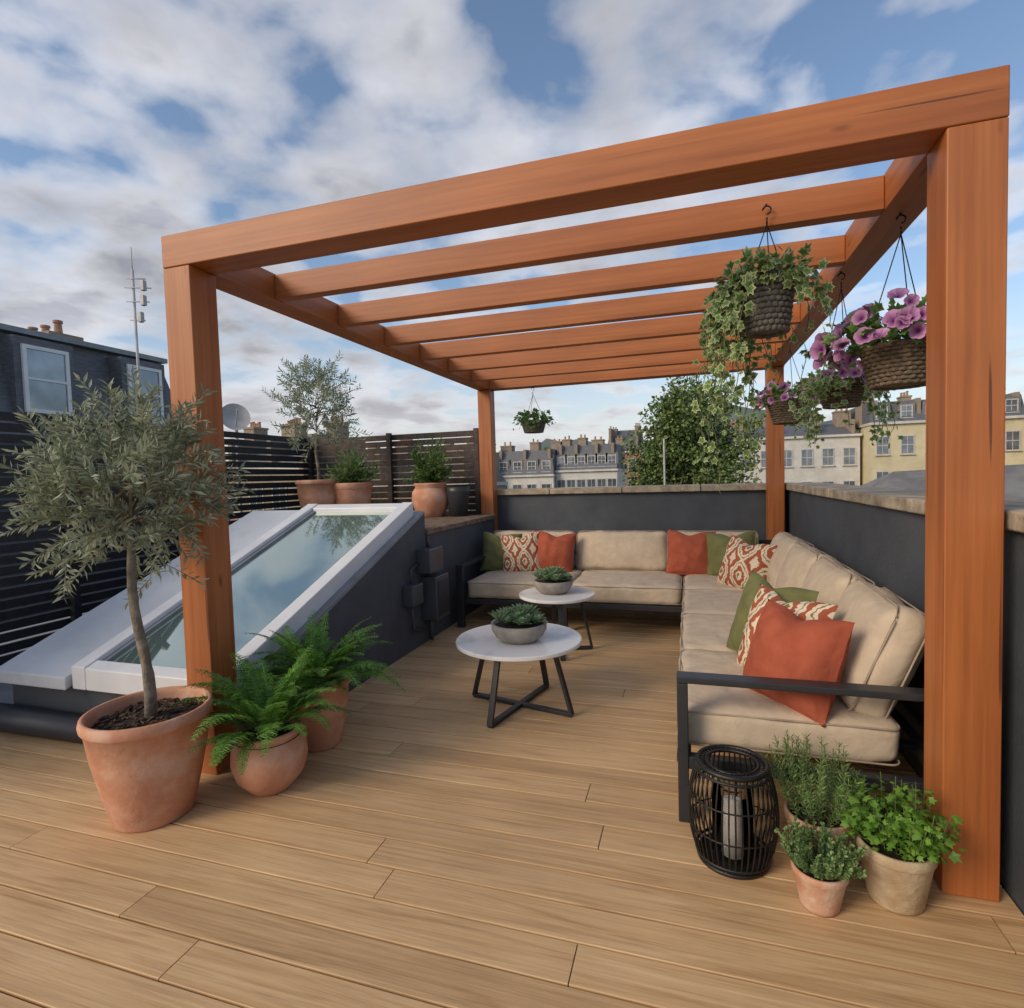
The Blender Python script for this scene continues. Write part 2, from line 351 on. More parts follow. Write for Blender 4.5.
# ------------------------------------------------------------------ sofa
def rbox(sx,sy,sz,r,crown=0,n=9,seed=0):
    ts=np.linspace(-1,1,n*2+1); ts=np.sign(ts)*np.abs(ts)**.55
    idx={};V=[];F=[]
    def vid(p):
        key=tuple(round(a,5) for a in p)
        if key not in idx: idx[key]=len(V); V.append(p)
        return idx[key]
    m=len(ts)
    for ax in range(3):
        for sg in (-1,1):
            for i in range(m-1):
                for j in range(m-1):
                    q=[]
                    for (a,b2) in ((i,j),(i+1,j),(i+1,j+1),(i,j+1)):
                        p=[0,0,0]; p[ax]=sg; p[(ax+1)%3]=ts[a]; p[(ax+2)%3]=ts[b2]; q.append(vid(tuple(p)))
                    F.append(tuple(q) if sg>0 else tuple(q[::-1]))
    Vn=np.array(V,float); S=np.array([sx,sy,sz])/2; inner=np.maximum(S-r,0.001)
    p=Vn*S; q=np.clip(p,-inner,inner); dd=p-q; L=np.linalg.norm(dd,axis=1,keepdims=True)
    out=q+dd/np.maximum(L,1e-6)*r
    u,v=Vn[:,0],Vn[:,1]
    out[:,2]+=crown*np.sign(Vn[:,2])*(np.abs(Vn[:,2])**2)*(1-np.abs(u)**2.4)*(1-np.abs(v)**2.4)
    rr=np.random.default_rng(seed); ph=rr.uniform(0,6,8)
    edge=(np.abs(u)**4+np.abs(v)**4)
    out[:,2]+=.006*np.sin(out[:,0]*13+ph[0])*np.sin(out[:,1]*11+ph[1])+.003*np.sin(out[:,0]*31+out[:,1]*22+ph[4])*np.clip(edge,0,1)*np.sign(Vn[:,2])
    out[:,1]+=.008*np.sin(out[:,0]*17+ph[2]+out[:,2]*9)*np.abs(v); out[:,0]+=.008*np.sin(out[:,1]*15+ph[3]+out[:,2]*12)*np.abs(u)
    return out,F
def pipe_loop(sx,sy,z,r):
    pts=[];hx,hy=sx/2-r,sy/2-r
    for cx,cy,a0 in ((hx,hy,0),(-hx,hy,90),(-hx,-hy,180),(hx,-hy,270)):
        for k in range(5):
            a=math.radians(a0+k*22.5); pts.append((cx+r*.93*math.cos(a),cy+r*.93*math.sin(a),z))
    pts.append(pts[0]); return pts
def cushion(name,parent,sx,sy,sz,mat4,seed,crown=.02,r=.045):
    V,F=rbox(sx,sy,sz,r,crown,9,seed)
    R=np.array(mat4); Vw=V@R[:3,:3].T+R[:3,3]
    MB().add(Vw,F).obj(name,mBeige,parent,smooth=True)
    t=MB()
    for z in (sz/2-r*.3,-sz/2+r*.3):
        t.tube([mat4@Vector(p) for p in pipe_loop(sx,sy,z,r)],.0042,6,cap=False)
    t.obj(name+'_piping',mPipe,parent,smooth=True)
SO=empty('corner_sofa',(.2,5.4,0))
f=MB(); z0,z1=.235,.29; sxl=-2.25; yn=2.45; yB=5.27
for a,b2 in [((-.03,yn+.03),(-.03,yB+.02)),((.95,yn+.03),(.95,6.3)),((sxl+.03,yB),( -.03,yB)),((sxl+.03,6.3),(.95,6.3))]:
    f.bar((a[0],a[1],(z0+z1)/2),(b2[0],b2[1],(z0+z1)/2),.05,z1-z0)
f.bar((-.03,yn+.03,.262),(.95,yn+.03,.262),.05,.054); f.bar((sxl+.03,yB,.2621),(sxl+.03,6.3,.2621),.05,.0545)
yy=2.8
while yy<6.2: f.box(-.02,.94,yy,yy+.06,.262,.285); yy+=.3
xx=-2.1
while xx<-.1: f.box(xx,xx+.06,yB+.02,6.29,.262,.285); xx+=.3
for (X,Y) in ((.95,yn+.03),(-.03,3.9),(.95,4.2),(-.03,yB),(.95,6.3),(-1.15,yB),(-1.15,6.3),(sxl+.03,6.3)):
    f.box(X-.022,X+.022,Y-.022,Y+.022,0,.24)
f.box(-.06,-.015,yn,yn+.075,0,.605); f.box(-.06,.93,yn,yn+.08,.606,.634); f.box(.86,.905,yn,yn+.06,.29,.605)
f.box(sxl,sxl+.075,5.2,5.245,0,.605); f.box(sxl,sxl+.08,5.2,6.2,.606,.634); f.box(sxl,sxl+.06,6.14,6.18,.29,.605)
for z in (.45,.60,.74): f.bar((.985,yn+.06,z),(.985,6.42,z),.02,.05); f.bar((sxl+.03,6.44,z),(.97,6.44,z),.02,.05)
for Y in (2.52,3.4,4.3,5.2,6.4): f.bar((.95,Y,.28),(.985,Y,.77),.03,.04)
for X in (-2.2,-1.2,-.2): f.bar((X,6.32,.28),(X,6.44,.77),.03,.04)
f.obj('metal_frame',mMetal,SO,bevel=.004)
ys=[2.535,3.44,4.34,5.25]; n=0
for a,b2 in zip(ys[:-1],ys[1:]):
    n+=1; cushion('seat_cushion_%d'%n,SO,.86,b2-a-.008,.17,Matrix.Translation((.37,(a+b2)/2,.378)),n)
cushion('seat_cushion_4',SO,.86,.90,.17,Matrix.Translation((.37,5.70,.378)),5)
for a,b2 in ((-2.165,-1.12),(-1.115,-.07)):
    n+=1; cushion('seat_cushion_%d'%(n+1),SO,b2-a-.008,.88,.17,Matrix.Translation(((a+b2)/2,5.69,.378)),n+9)
ys=[2.60,3.36,4.14,4.92,5.75]; n=0
for a,b2 in zip(ys[:-1],ys[1:]):
    n+=1
    m=Matrix.Translation((.79,(a+b2)/2,.675))@Matrix.Rotation(math.radians(random.uniform(-3,3)),4,'Z')@Matrix.Rotation(math.radians(-90+20+random.uniform(-2.5,2.5)),4,'Y')
    cushion('back_cushion_%d'%n,SO,.50,b2-a-.015,.16,m,20+n,.065,.065)
for a,b2 in ((-2.22,-1.22),(-1.21,-.21),(-.20,.68)):
    n+=1
    m=Matrix.Translation(((a+b2)/2,6.22,.655))@Matrix.Rotation(math.radians(random.uniform(-1,1)),4,'Z')@Matrix.Rotation(math.radians(90-14),4,'X')
    cushion('back_cushion_%d'%n,SO,b2-a-.015,.44,.15,m,30+n,.055,.06)
def pillow(center,normal,size,mat,roll=0,seed=0,T=.105):
    rr=np.random.default_rng(seed); n=30; g=np.linspace(-1,1,n); U,Vv=np.meshgrid(g,g,indexing='ij'); U=U.ravel();Vv=Vv.ravel()
    th=T*np.clip((1-np.abs(U)**2.4)*(1-np.abs(Vv)**2.4),0,1)**.5
    ph=rr.uniform(0,6,4)
    X=U*size/2*(1-.07*(1-Vv**2)); Y=Vv*size/2*(1-.07*(1-U**2))
    wr=.006*np.sin(9*U+5*Vv+ph[0])*np.sin(7*Vv-3*U+ph[1])*(1-U**2*Vv**2)
    rad=np.sqrt(U**2+Vv**2)+.01; wr=wr-.008*np.abs(np.sin(np.arctan2(Vv,U)*6+ph[2]))*np.clip(rad-.4,0,.5)*2*np.clip(1.3-rad,0,1)
    bend=.02*(U**2)+.012*Vv**2*np.sin(ph[3])
    top=np.stack([X,Y,th+wr-bend],1); bot=np.stack([X,Y,-th*.9+wr-bend],1)
    dent=.04*size/.45*np.exp(-((U+.1*np.sin(ph[1]))/.35)**2)*np.clip(Vv,0,1)**2
    top[:,1]-=dent; bot[:,1]-=dent
    F=[]
    for i in range(n-1):
        for j in range(n-1):
            a=i*n+j; F.append((a,a+n,a+n+1,a+1)); F.append((a+n*n,a+1+n*n,a+n+1+n*n,a+n+n*n))
    b=[]
    for i in range(n-1): b+=[(i*n,(i+1)*n),(i*n+n-1,(i+1)*n+n-1)]
    for j in range(n-1): b+=[(j,j+1),((n-1)*n+j,(n-1)*n+j+1)]
    for p,q in b: F.append((p,q,q+n*n,p+n*n))
    nv=Vector(normal).normalized(); up=Vector((0,0,1)); sx=up.cross(nv).normalized(); up=nv.cross(sx)
    R=Matrix((sx,up,nv)).transposed()@Matrix.Rotation(math.radians(roll),3,'Z')
    V=np.concatenate([top,bot])@np.array(R).T+np.array(center)
    uv=np.stack([(U+1)/2,(Vv+1)/2],1); uv=np.concatenate([uv,uv])
    MB().add(V,F).obj('throw_pillow',mat,smooth=True,uv=uv)
pillow((.43,2.74,.660),(-.70,-.60,.36),.45,mRust,-2,1,.135)
pillow((.42,3.03,.665),(-.72,-.58,.33),.47,mIkat,-3,2)
pillow((.40,3.32,.675),(-.74,-.56,.33),.48,mOlive,-5,3)
pillow((.46,5.35,.67),(-.60,-.74,.30),.47,mIkat,-8,4)
pillow((.38,5.86,.68),(-.25,-.92,.30),.48,mOlive,5,5)
pillow((.01,5.97,.68),(.02,-.95,.30),.48,mRust,-3,6)
pillow((-1.42,5.97,.67),(.10,-.95,.28),.47,mRust,-5,7)
pillow((-1.76,5.90,.665),(.15,-.95,.28),.45,mIkat,5,8)
pillow((-2.02,5.98,.665),(.25,-.92,.28),.45,mOlive,-5,9)
# ------------------------------------------------------------------ coffee tables
def table(c,r,h,rot):
    e=empty('coffee_table',(c[0],c[1],0))
    MB().lathe([(0,h-.028),(r-.008,h-.028),(r,h-.022),(r,h-.005),(r-.005,h),(0,h)],(c[0],c[1],0),64).obj('round_top',mMarble,e)
    t=MB(); fr_=r*.90; tr=r*.62; F=[];T=[]
    for k in range(4):
        a=rot+k*PI/2; F.append((c[0]+fr_*math.cos(a),c[1]+fr_*math.sin(a),.012)); T.append((c[0]+tr*math.cos(a),c[1]+tr*math.sin(a),h-.045))
    for k in range(4): t.bar(F[k],T[k],.038,.02)
    for k in (0,1): 
        t.bar((F[k][0],F[k][1],.014),(F[k+2][0],F[k+2][1],.014),.038,.026-.003*k); t.bar((T[k][0],T[k][1],h-.04),(T[k+2][0],T[k+2][1],h-.04),.038,.022-.003*k)
    t.obj('crossed_legs',mMetal,e,bevel=.002); return e
table((-1.07,3.47),.41,.455,math.atan2(-.37,-.09)); table((-1.09,4.68),.325,.50,math.radians(20))
def bowl(c,r,h,seed):
    e=empty('succulent_planter',c); rr=np.random.default_rng(seed)
    MB().lathe([(0,0),(r*.62,0),(r*.85,h*.28),(r*.98,h*.65),(r,h),(r*.9,h),(r*.86,h*.8),(0,h*.78)],c,40).obj('concrete_bowl',mConc,e,smooth=True)
    MB().lathe([(r*.87,h*.84),(r*.4,h*.9),(0,h*.92)],c,20).obj('potting_soil',mSoil,e)
    s=MB()
    for i in range(14):
        a=i*2.4; q=r*.76*math.sqrt((i+.4)/14); spk=i%3==0; L=rr.uniform(.055,.08)*(1.6 if spk else 1.05)
        cx,cy=c[0]+q*math.cos(a),c[1]+q*math.sin(a); m=28; P_=[];D=[];Nn=[];Sz=[]; e0=38 if spk else 12
        for k in range(m):
            az=k*2.399; el=math.radians(e0+(82-e0)*k/m); d0=np.array([math.cos(az)*math.cos(el),math.sin(az)*math.cos(el),math.sin(el)])
            P_.append((cx,cy,c[2]+h*(1.0+.3*(1-q/r)))); D.append(d0); Nn.append((-math.cos(az)*math.sin(el),-math.sin(az)*math.sin(el),math.cos(el))); Sz.append(L*(1-.3*k/m))
        s.leaves(*T_broad,P_,D,Nn,Sz,W=np.ones(m)*(.35 if spk else .95))
    s.obj('succulents',mSuc,e)
bowl((-1.05,3.42,.457),.18,.115,3); bowl((-1.12,4.68,.502),.17,.11,4)
# ------------------------------------------------------------------ plants
def pot(e,c,R,r,h,mat,style='rim'):
    if style=='rim':
        pr=[(0,0),(r*.95,0),(r,.01),(r+(R-r)*.80,h*.80),(R*.965,h*.82),(R,h*.84),(R*1.0,h*.97),(R*.98,h),(R*.90,h),(R*.87,h*.95),(R*.85,h*.84)]
    elif style=='round':
        pr=[(0,0),(r*.9,0),(r,.008),(R*.93,h*.25),(R*1.06,h*.5),(R*1.03,h*.72),(R*.86,h*.86),(R*.84,h*.90),(R*.93,h*.95),(R*.92,h),(R*.83,h),(R*.78,h*.9)]
    else:
        pr=[(0,0),(r*.95,0),(r,.01),(r+(R-r)*.35,h*.30),(r+(R-r)*.68,h*.60),(R*.96,h*.885),(R*.985,h*.89),(R*1.01,h*.91),(R*1.02,h*.95),(R*1.0,h*.99),(R*.97,h),(R*.93,h*.995),(R*.91,h*.95),(R*.90,h*.86)]
    MB().lathe(pr,c,56).obj('pot',mat,e,smooth=True)
    MB().lathe([(R*.90,h*.865),(R*.5,h*.885),(0,h*.895)],c,24).obj('potting_soil',mSoil,e)
    if R>.2 and c[2]<.5:
        ch=MB(); rr=np.random.default_rng(2)
        for i in range(260):
            q=R*.86*math.sqrt(rr.uniform(0,1)); a=rr.uniform(0,6.28); m=Matrix.Translation((c[0]+q*math.cos(a),c[1]+q*math.sin(a),c[2]+h*.885+rr.uniform(0,.012)))@Matrix.Rotation(rr.uniform(0,3),4,'Z')@Matrix.Rotation(rr.uniform(-.5,.5),4,'X')
            ch.obox(m,rr.uniform(.012,.035),rr.uniform(.008,.016),.006)
        ch.obj('bark_mulch',mSoil2,e)
def olive(name,c,potR,potr,poth,crown,cr,nt_,potmat,tw=22,leaf=.05,trunk=.017):
    e=empty(name,c); pot(e,c,potR,potr,poth,potmat,'plain')
    rr=np.random.default_rng(int(abs(c[0])*100))
    cc=np.array(crown,float); cr=np.array(cr,float)
    base=np.array([c[0],c[1],c[2]+poth*.88]); fork=np.array([cc[0],cc[1],cc[2]-cr[2]*.62])
    b=MB(); pts=[base+(fork-base)*t+np.array([.012*math.sin(7*t),.01*math.sin(5*t+1),0]) for t in np.linspace(0,1,9)]
    b.tube(pts,[trunk*(1.25-.45*t) for t in np.linspace(0,1,9)],10)
    for i in range(26):
        u=unit(rr.normal(size=3)); u[2]=abs(u[2])*.9-.25; s_=fork+np.array([0,0,rr.uniform(0,cr[2]*.7)])
        tip=cc+u*cr*rr.uniform(.55,.85); mid=(s_+tip)/2+rr.normal(size=3)*.04*cr[0]/.4
        b.tube([s_,mid,tip],[trunk*.42,trunk*.28,trunk*.12],5)
    lf=MB(); P_=[];D=[];Nn=[];Sz=[]
    for i in range(nt_):
        u=unit(rr.normal(size=3)); rad=rr.uniform(.15,1)**.5
        rad*=1+.18*math.sin(u[0]*6+u[2]*5)+.12*math.sin(u[1]*9+u[2]*7)
        if math.sin(u[0]*8+u[2]*11+u[1]*5)>.72 and rr.uniform()<.6: continue
        p0=cc+u*cr*rad*.86
        dr=unit(u*.9+np.array([0,0,.55])+rr.normal(size=3)*.5); L=rr.uniform(.6,1.4)*.17*cr[0]/.4
        p1=p0+dr*L+np.array([0,0,-.12*L]); b.tube([p0,(p0+p1)/2+np.array([0,0,.02*L]),p1],.0016*(trunk/.017),3,cap=False)
        m=tw; ts=np.linspace(.05,1,m)
        for k,t in enumerate(ts):
            a=k*2.1+rr.uniform(0,1); sd=unit(np.cross(dr,[0.1,.2,1])); s2=np.cross(dr,sd)
            P_.append(p0+(p1-p0)*t); D.append(unit(dr*.65+(sd*math.cos(a)+s2*math.sin(a))*.8)); Nn.append(rr.normal(size=3)+np.array([0,0,.6])); Sz.append(leaf*rr.uniform(.7,1.2))
    lf.leaves(*T_thin,P_,D,Nn,Sz,W=np.full(len(P_),.26))
    b.obj('trunk_and_branches',mBark,e,smooth=True); lf.obj('foliage',mOl,e)
olive('potted_olive_tree',(-2.38,1.92,0),.26,.165,.50,(-2.40,1.90,1.53),(.365,.365,.43),360,mTerra,20,.052,.021)
olive('potted_olive_tree',(-4.38,5.95,1.04),.26,.18,.50,(-4.36,5.95,2.44),(.46,.46,.55),200,mTerra,18,.07,.018)
def fern(name,c,R,r,h,L0,nf,seed,style='round'):
    e=empty(name,c); pot(e,c,R,r,h,mTerra,style); rr=np.random.default_rng(seed)
    lf=MB(); st=MB(); P_=[];D=[];Nn=[];Sz=[]
    for i in range(nf):
        az=i*2.399+rr.uniform(-.3,.3); L=L0*rr.uniform(.6,1.12); el=math.radians(rr.uniform(30,88)); droop=rr.uniform(.7,1.9)
        p=np.array([c[0]+R*.25*math.cos(az),c[1]+R*.25*math.sin(az),c[2]+h*.9]); tw=rr.uniform(-.5,.5); n=26; pts=[p]
        for k in range(n):
            a=el-droop*(k/n)**1.3; az2=az+tw*(k/n); dv=np.array([math.cos(az2)*math.cos(a),math.sin(az2)*math.cos(a),math.sin(a)]); p=p+dv*L/n; pts.append(p)
            sd=np.array([-math.sin(az2),math.cos(az2),0]); up=np.cross(dv,sd); t=k/n
            if t>.10:
                wl=L*.23*math.sin(min(1,(t-.04)*1.9)*PI/2)*(1-t)**.62+.004
                for sg in (-1,1):
                    P_.append(p); D.append(sd*sg+dv*.45+np.array([0,0,-.12])+rr.normal(size=3)*.08); Nn.append(up*sg+rr.normal(size=3)*.15); Sz.append(wl*rr.uniform(.85,1.1))
        st.tube(pts[::4],.0022,4,cap=False)
    P2=[];D2=[];N2=[];S2=[]
    for p,dv,nn,s_ in zip(P_,D,Nn,Sz):
        dv=unit(dv); nn=unit(nn); sd=unit(np.cross(dv,nn)); m=max(3,int(s_/.012))
        for j in range(m):
            t=j/m; wl=s_*.22*(1-t)**.7+.003
            for sg in (-1,1): P2.append(p+dv*s_*t+np.array([0,0,-.15*s_*t*t])); D2.append(sd*sg+dv*.7); N2.append(nn); S2.append(wl)
    lf.leaves(*T_thin,P2,D2,N2,S2,W=np.full(len(P2),.85)); lf.leaves(*T_thin,P_,D,Nn,Sz,W=np.full(len(P_),.10))
    st.obj('stems',mStem,e); lf.obj('fronds',mFern,e)
fern('potted_fern',(-2.0,2.24,0),.168,.10,.30,.46,52,5)
fern('potted_fern',(-2.05,2.70,0),.18,.12,.38,.48,54,8,'plain')
def herb(name,c,R,r,h,kind,fh,fr_,seed,mat,potmat):
    e=empty(name,c); pot(e,c,R,r,h,potmat,'rim'); rr=np.random.default_rng(seed)
    st=MB(); lf=MB(); P_=[];D=[];Nn=[];Sz=[]
    ns={'rosemary':64,'thyme':110,'parsley':80}[kind]
    for i in range(ns):
        az=rr.uniform(0,2*PI); q=math.sqrt(rr.uniform(0,1)); lean=q*rr.uniform(.7,1.15)
        p=np.array([c[0]+R*.6*q*math.cos(az),c[1]+R*.6*q*math.sin(az),c[2]+h*.9]); L=fh*rr.uniform(.55,1.15)*(1-.25*q)
        tip=p+np.array([math.cos(az)*(fr_-R*.6)*lean,math.sin(az)*(fr_-R*.6)*lean,L]); mid=(p+tip)/2+np.array([math.cos(az),math.sin(az),0])*.02
        st.tube([p,mid,tip],.0015,3,cap=False); dv=unit(tip-p); sd=unit(np.cross(dv,[.3,.2,1])); s2=np.cross(dv,sd)
        if kind=='rosemary': m=44;ls=.026;t0=.15
        elif kind=='thyme': m=26;ls=.013;t0=.2
        else: m=10;ls=.030;t0=.35
        for k in range(m):
            t=t0+(1-t0)*k/m; a=k*2.4+rr.uniform(0,1); q0=p*(1-t)**2+2*mid*t*(1-t)+tip*t*t
            rad=sd*math.cos(a)+s2*math.sin(a)
            if kind=='parsley':
                q0=q0+rad*rr.uniform(.0,.035); D.append(rad+dv*.3); Nn.append(dv+rad*.3+rr.normal(size=3)*.55)
            else: D.append(rad*.8+dv*.7); Nn.append(rr.normal(size=3))
            P_.append(q0); Sz.append(ls*rr.uniform(.6,1.25))
    if kind=='parsley': lf.leaves(T_ivy[0],T_ivy[1],P_,D,Nn,Sz)
    elif kind=='rosemary': lf.leaves(*T_thin,P_,D,Nn,Sz,W=np.full(len(P_),.18))
    else: lf.leaves(*T_broad,P_,D,Nn,Sz)
    st.obj('stems',mStem,e); lf.obj('foliage',mat,e)
herb('potted_rosemary',(.45,2.325,0),.115,.085,.20,'rosemary',.31,.175,11,mRos,mTerraL)
herb('potted_thyme',(.41,2.09,0),.088,.062,.14,'thyme',.13,.145,12,mThy,mTerraL)
herb('potted_parsley',(.665,2.19,0),.118,.085,.205,'parsley',.23,.17,13,mPar,mTerraB)
def shrub(name,c,R,r,h,fh,fr_,seed,mat):
    e=empty(name,c); pot(e,c,R,r,h,mTerra,'round' if seed==22 else 'rim'); rr=np.random.default_rng(seed); lf=MB(); P_=[];D=[];Nn=[];Sz=[]
    for i in range(120):
        u=unit(rr.normal(size=3)); u[2]=abs(u[2])+.1; q=rr.uniform(.5,1.1)
        for k in range(16):
            t=.2+.8*k/16; p=np.array(c)+np.array([0,0,h])+u*np.array([fr_,fr_,fh])*q*t
            P_.append(p); D.append(u+rr.normal(size=3)*.7); Nn.append(rr.normal(size=3)); Sz.append(rr.uniform(.04,.085))
    lf.leaves(*T_thin,P_,D,Nn,Sz,W=np.full(len(P_),.35)); lf.obj('foliage',mat,e)
shrub('potted_lavender',(-4.02,6.15,1.04),.25,.19,.45,.42,.33,21,mRos)
shrub('potted_shrub',(-3.08,6.42,1.04),.22,.16,.42,.56,.30,22,mBush)
MB().lathe([(0,0),(.11,0),(.14,.3),(.15,.36),(.12,.36),(0,.3)],(-2.72,6.45,1.04),24).obj('black_plant_pot',mBoxG,smooth=True)
def lantern(c,R,h):
    e=empty('rattan_lantern',c); t=MB(); prof=lambda s: R*(.72+.28*math.sin(PI*min(max(s*.92+.04,0),1))**.8)
    for k in range(44):
        a=2*PI*k/44; pts=[(c[0]+prof(s)*math.cos(a),c[1]+prof(s)*math.sin(a),c[2]+.008+s*(h-.016)) for s in np.linspace(0,1,13)]
        t.tube(pts,.0033,5)
    for s,rw in ((0,.009),(.06,.006),(.36,.003),(.68,.003),(.94,.006),(1,.010)):
        rr=prof(s); t.tube([(c[0]+rr*math.cos(a),c[1]+rr*math.sin(a),c[2]+.009+s*(h-.018)) for a in np.linspace(0,2*PI,49)],rw,6,cap=False)
    rr=prof(1); t.tube([(c[0]+rr*.75*math.cos(a),c[1]+rr*.75*math.sin(a),c[2]+h-.008) for a in np.linspace(0,2*PI,33)],.006,5,cap=False)
    for k in range(44):
        a=2*PI*k/44; t.tube([(c[0]+rr*q*math.cos(a),c[1]+rr*q*math.sin(a),c[2]+h-.008) for q in (.75,1)],.003,4)
    t.obj('woven_ribs',mBlack,e,smooth=True)
    MB().lathe([(0,.0),(prof(0),.0),(prof(0),.014),(0,.014)],c,32).obj('base_disc',mBlack,e)
    MB().lathe([(0,.015),(.042,.015),(.042,.22),(.036,.225),(0,.22)],c,28).obj('candle',mCandle,e,smooth=True)
    t=MB(); t.tube([(c[0],c[1],c[2]+.22),(c[0]+.002,c[1],c[2]+.242)],.0015,4); t.obj('wick',mBlack,e)
    MB().lathe([(.075,.015),(.075,.27),(.073,.27),(.073,.015)],c,32).obj('glass_sleeve',mGlassL,e,smooth=True)
lantern((.145,2.275,0),.163,.385)
def basket(name,c,R,h,top,seed,ivy=0,ivylen=.6,flowers=0,fol=.25,dens=150,grey=False,angs=None,flat=.62,lmat=None,stretch=(1,1)):
    e=empty(name,c); rr=np.random.default_rng(seed); c=np.array(c,float)
    b=MB(); n=44
    for z in np.linspace(0,1,10):
        rad=R*(.74+.26*z); pts=[(c[0]+(rad+.004*math.sin(22*a+z*28))*math.cos(a),c[1]+(rad+.004*math.sin(22*a+z*28))*math.sin(a),c[2]+z*h) for a in np.linspace(0,2*PI,n*2+1)]
        b.tube(pts,h/16 if z<1 else h/11,6,cap=False)
    b.lathe([(0,0),(R*.72,0),(R*.96,h)],tuple(c),32)
    b.obj('woven_basket',mGrW if grey else mWick,e,smooth=True)
    MB().lathe([(R*.95,h*.9),(0,h*.95)],tuple(c),20).obj('potting_soil',mSoil,e)
    ch=MB(); apex=np.array([c[0],c[1],top-.09])
    for k in range(3):
        a=k*2*PI/3+.5; ch.tube([np.array([c[0]+R*math.cos(a),c[1]+R*math.sin(a),c[2]+h]),apex],.0025,5)
    ch.tube([apex,apex+np.array([0,0,.03])],.004,6)
    ch.tube([apex+np.array([0.018*math.sin(a),0,.063-.018*math.cos(a)]) for a in np.linspace(0,4.6,10)]+[apex+np.array([0,0,.09])],.0035,6)
    ch.obj('hanger_chains',mChain,e,smooth=True)
    P_=[];D=[];Nn=[];Sz=[]; vs=MB()
    for i in range(ivy):
        if angs: a0,a1,lf_,out_=angs[i%len(angs)]; a=math.radians(rr.uniform(a0,a1)); L=ivylen*lf_*rr.uniform(.35,1.0)
        else: a=rr.uniform(0,2*PI); L=ivylen*rr.uniform(.25,1.0)**1.2; out_=1
        p=c+np.array([R*.85*math.cos(a),R*.85*math.sin(a),h]); v=np.array([math.cos(a)*out_,math.sin(a)*out_,.6]); pts=[p.copy()]; st=.028; m=int(L/st); push=rr.uniform(.82,.94)
        for k in range(m):
            v=v+np.array([0,0,-.30])+rr.normal(size=3)*np.array([.22,.22,.08]); v[:2]*=push; v=v/max(np.linalg.norm(v),.5)
            p=p+v*st; pts.append(p.copy())
            for _ in range(2 if k<m*.3 else 1):
                o=rr.normal(size=3)*.018; out=np.array([p[0]-c[0],p[1]-c[1],0]); out=out/(np.linalg.norm(out)+.01)
                P_.append(p+o); D.append(rr.normal(size=3)*.6+np.array([0,0,-.7])+out*.3); Nn.append(out+rr.normal(size=3)*.5+np.array([0,-.5,.4])); Sz.append(rr.uniform(.028,.064)*(1-.25*k/m))
        if len(pts)>2: vs.tube(pts,.0018,4,cap=False)
    for i in range(dens):
        u=unit(rr.normal(size=3)); u[2]=abs(u[2])*.85-.02; p=c+np.array([0,0,h+.01])+u*np.array([fol*stretch[0],fol*stretch[1],fol*flat])*rr.uniform(.35,1.08)
        P_.append(p); D.append(u+rr.normal(size=3)*.5); Nn.append(u+np.array([0,-.2,.6])+rr.normal(size=3)*.4); Sz.append(rr.uniform(.03,.064))
    if ivy: vs.obj('trailing_stems',mStem,e)
    lf=MB(); lf.leaves(T_ivy[0],T_ivy[1],P_,D,Nn,Sz,K=T_ivy[2]); lf.obj('foliage',lmat or mIvyG,e,k=True)
    if flowers:
        P_=[];Nn=[];D=[];Sz=[]
        for i in range(flowers):
            u=unit(rr.normal(size=3)); u[2]=abs(u[2])*.9-.2; u=unit(u); p=c+np.array([0,0,h+.01])+u*np.array([fol*stretch[0],fol*stretch[1],fol*flat])*rr.uniform(.95,1.15)
            nn=unit(u+np.array([-.1,-.4,.2])+rr.normal(size=3)*.45); P_.append(p); Nn.append(nn); D.append(np.cross(nn,rr.normal(size=3))); Sz.append(rr.uniform(.055,.088))
        lf=MB(); lf.leaves(T_pet[0],T_pet[1],P_,unit(np.array(D)),np.array(Nn),Sz,K=T_pet[2]); lf.obj('petunia_flowers',mPet,e,k=True)
zb=H-bh
basket('hanging_ivy_basket',(.355,2.845,2.13),.105,.22,2.70,31,ivy=54,ivylen=1.12,fol=.185,dens=170,grey=True,lmat=mIvy,flat=.75,
       angs=[(135,195,1.0,1.9),(150,215,.95,1.3),(160,205,.75,2.4),(100,150,.9,1.2),(-30,40,.50,1),(200,230,.62,1.6),(-60,-20,.18,1),(235,300,.10,1),(60,110,.9,.6)])
basket('hanging_petunia_basket',(.905,2.93,1.86),.148,.16,zb,32,flowers=95,fol=.245,dens=460,stretch=(1.2,1),flat=.8)
basket('hanging_petunia_basket',(.84,5.35,1.90),.17,.17,zb,33,flowers=50,fol=.27,dens=300)
basket('hanging_ivy_basket',(.84,3.66,1.85),.115,.13,zb,34,ivy=26,ivylen=.55,fol=.17,dens=130,flowers=14,lmat=mIvy)
basket('hanging_fern_basket',(-1.82,6.79,2.05),.15,.13,zb,35,ivy=20,ivylen=.18,fol=.24,dens=220,grey=True)
# ------------------------------------------------------------------ town
mRoof=M('slate_tiles',(.14,.147,.165),(.085,.09,.102),6,.6,.6,18,stretch=(1,1,4))
mRoofB=M('slate_roof_light',(.22,.21,.20),(.14,.135,.13),3,.7,.5,14)
mBrick=M('london_stock_brick',(.35,.28,.21),(.23,.18,.135),5,.9,.5,22,stretch=(1,1,3))
mRed=M('red_brick',(.38,.19,.13),(.29,.13,.09),5,.9,.4,20)
mStuc=M('white_stucco',(.64,.62,.58),(.53,.50,.45),.8,.8,.05,stain=((.42,.39,.34),1.5,.5))
mYel=M('cream_stucco',(.66,.58,.38),(.57,.49,.31),.8,.8,.05,stain=((.45,.38,.25),1.5,.4))
mFrT=M('weathered_sash_paint',(.58,.58,.57),None,3,.6,0)
mGrn=M('ground_town',(.11,.12,.08),(.06,.08,.04),.05,.95,0)
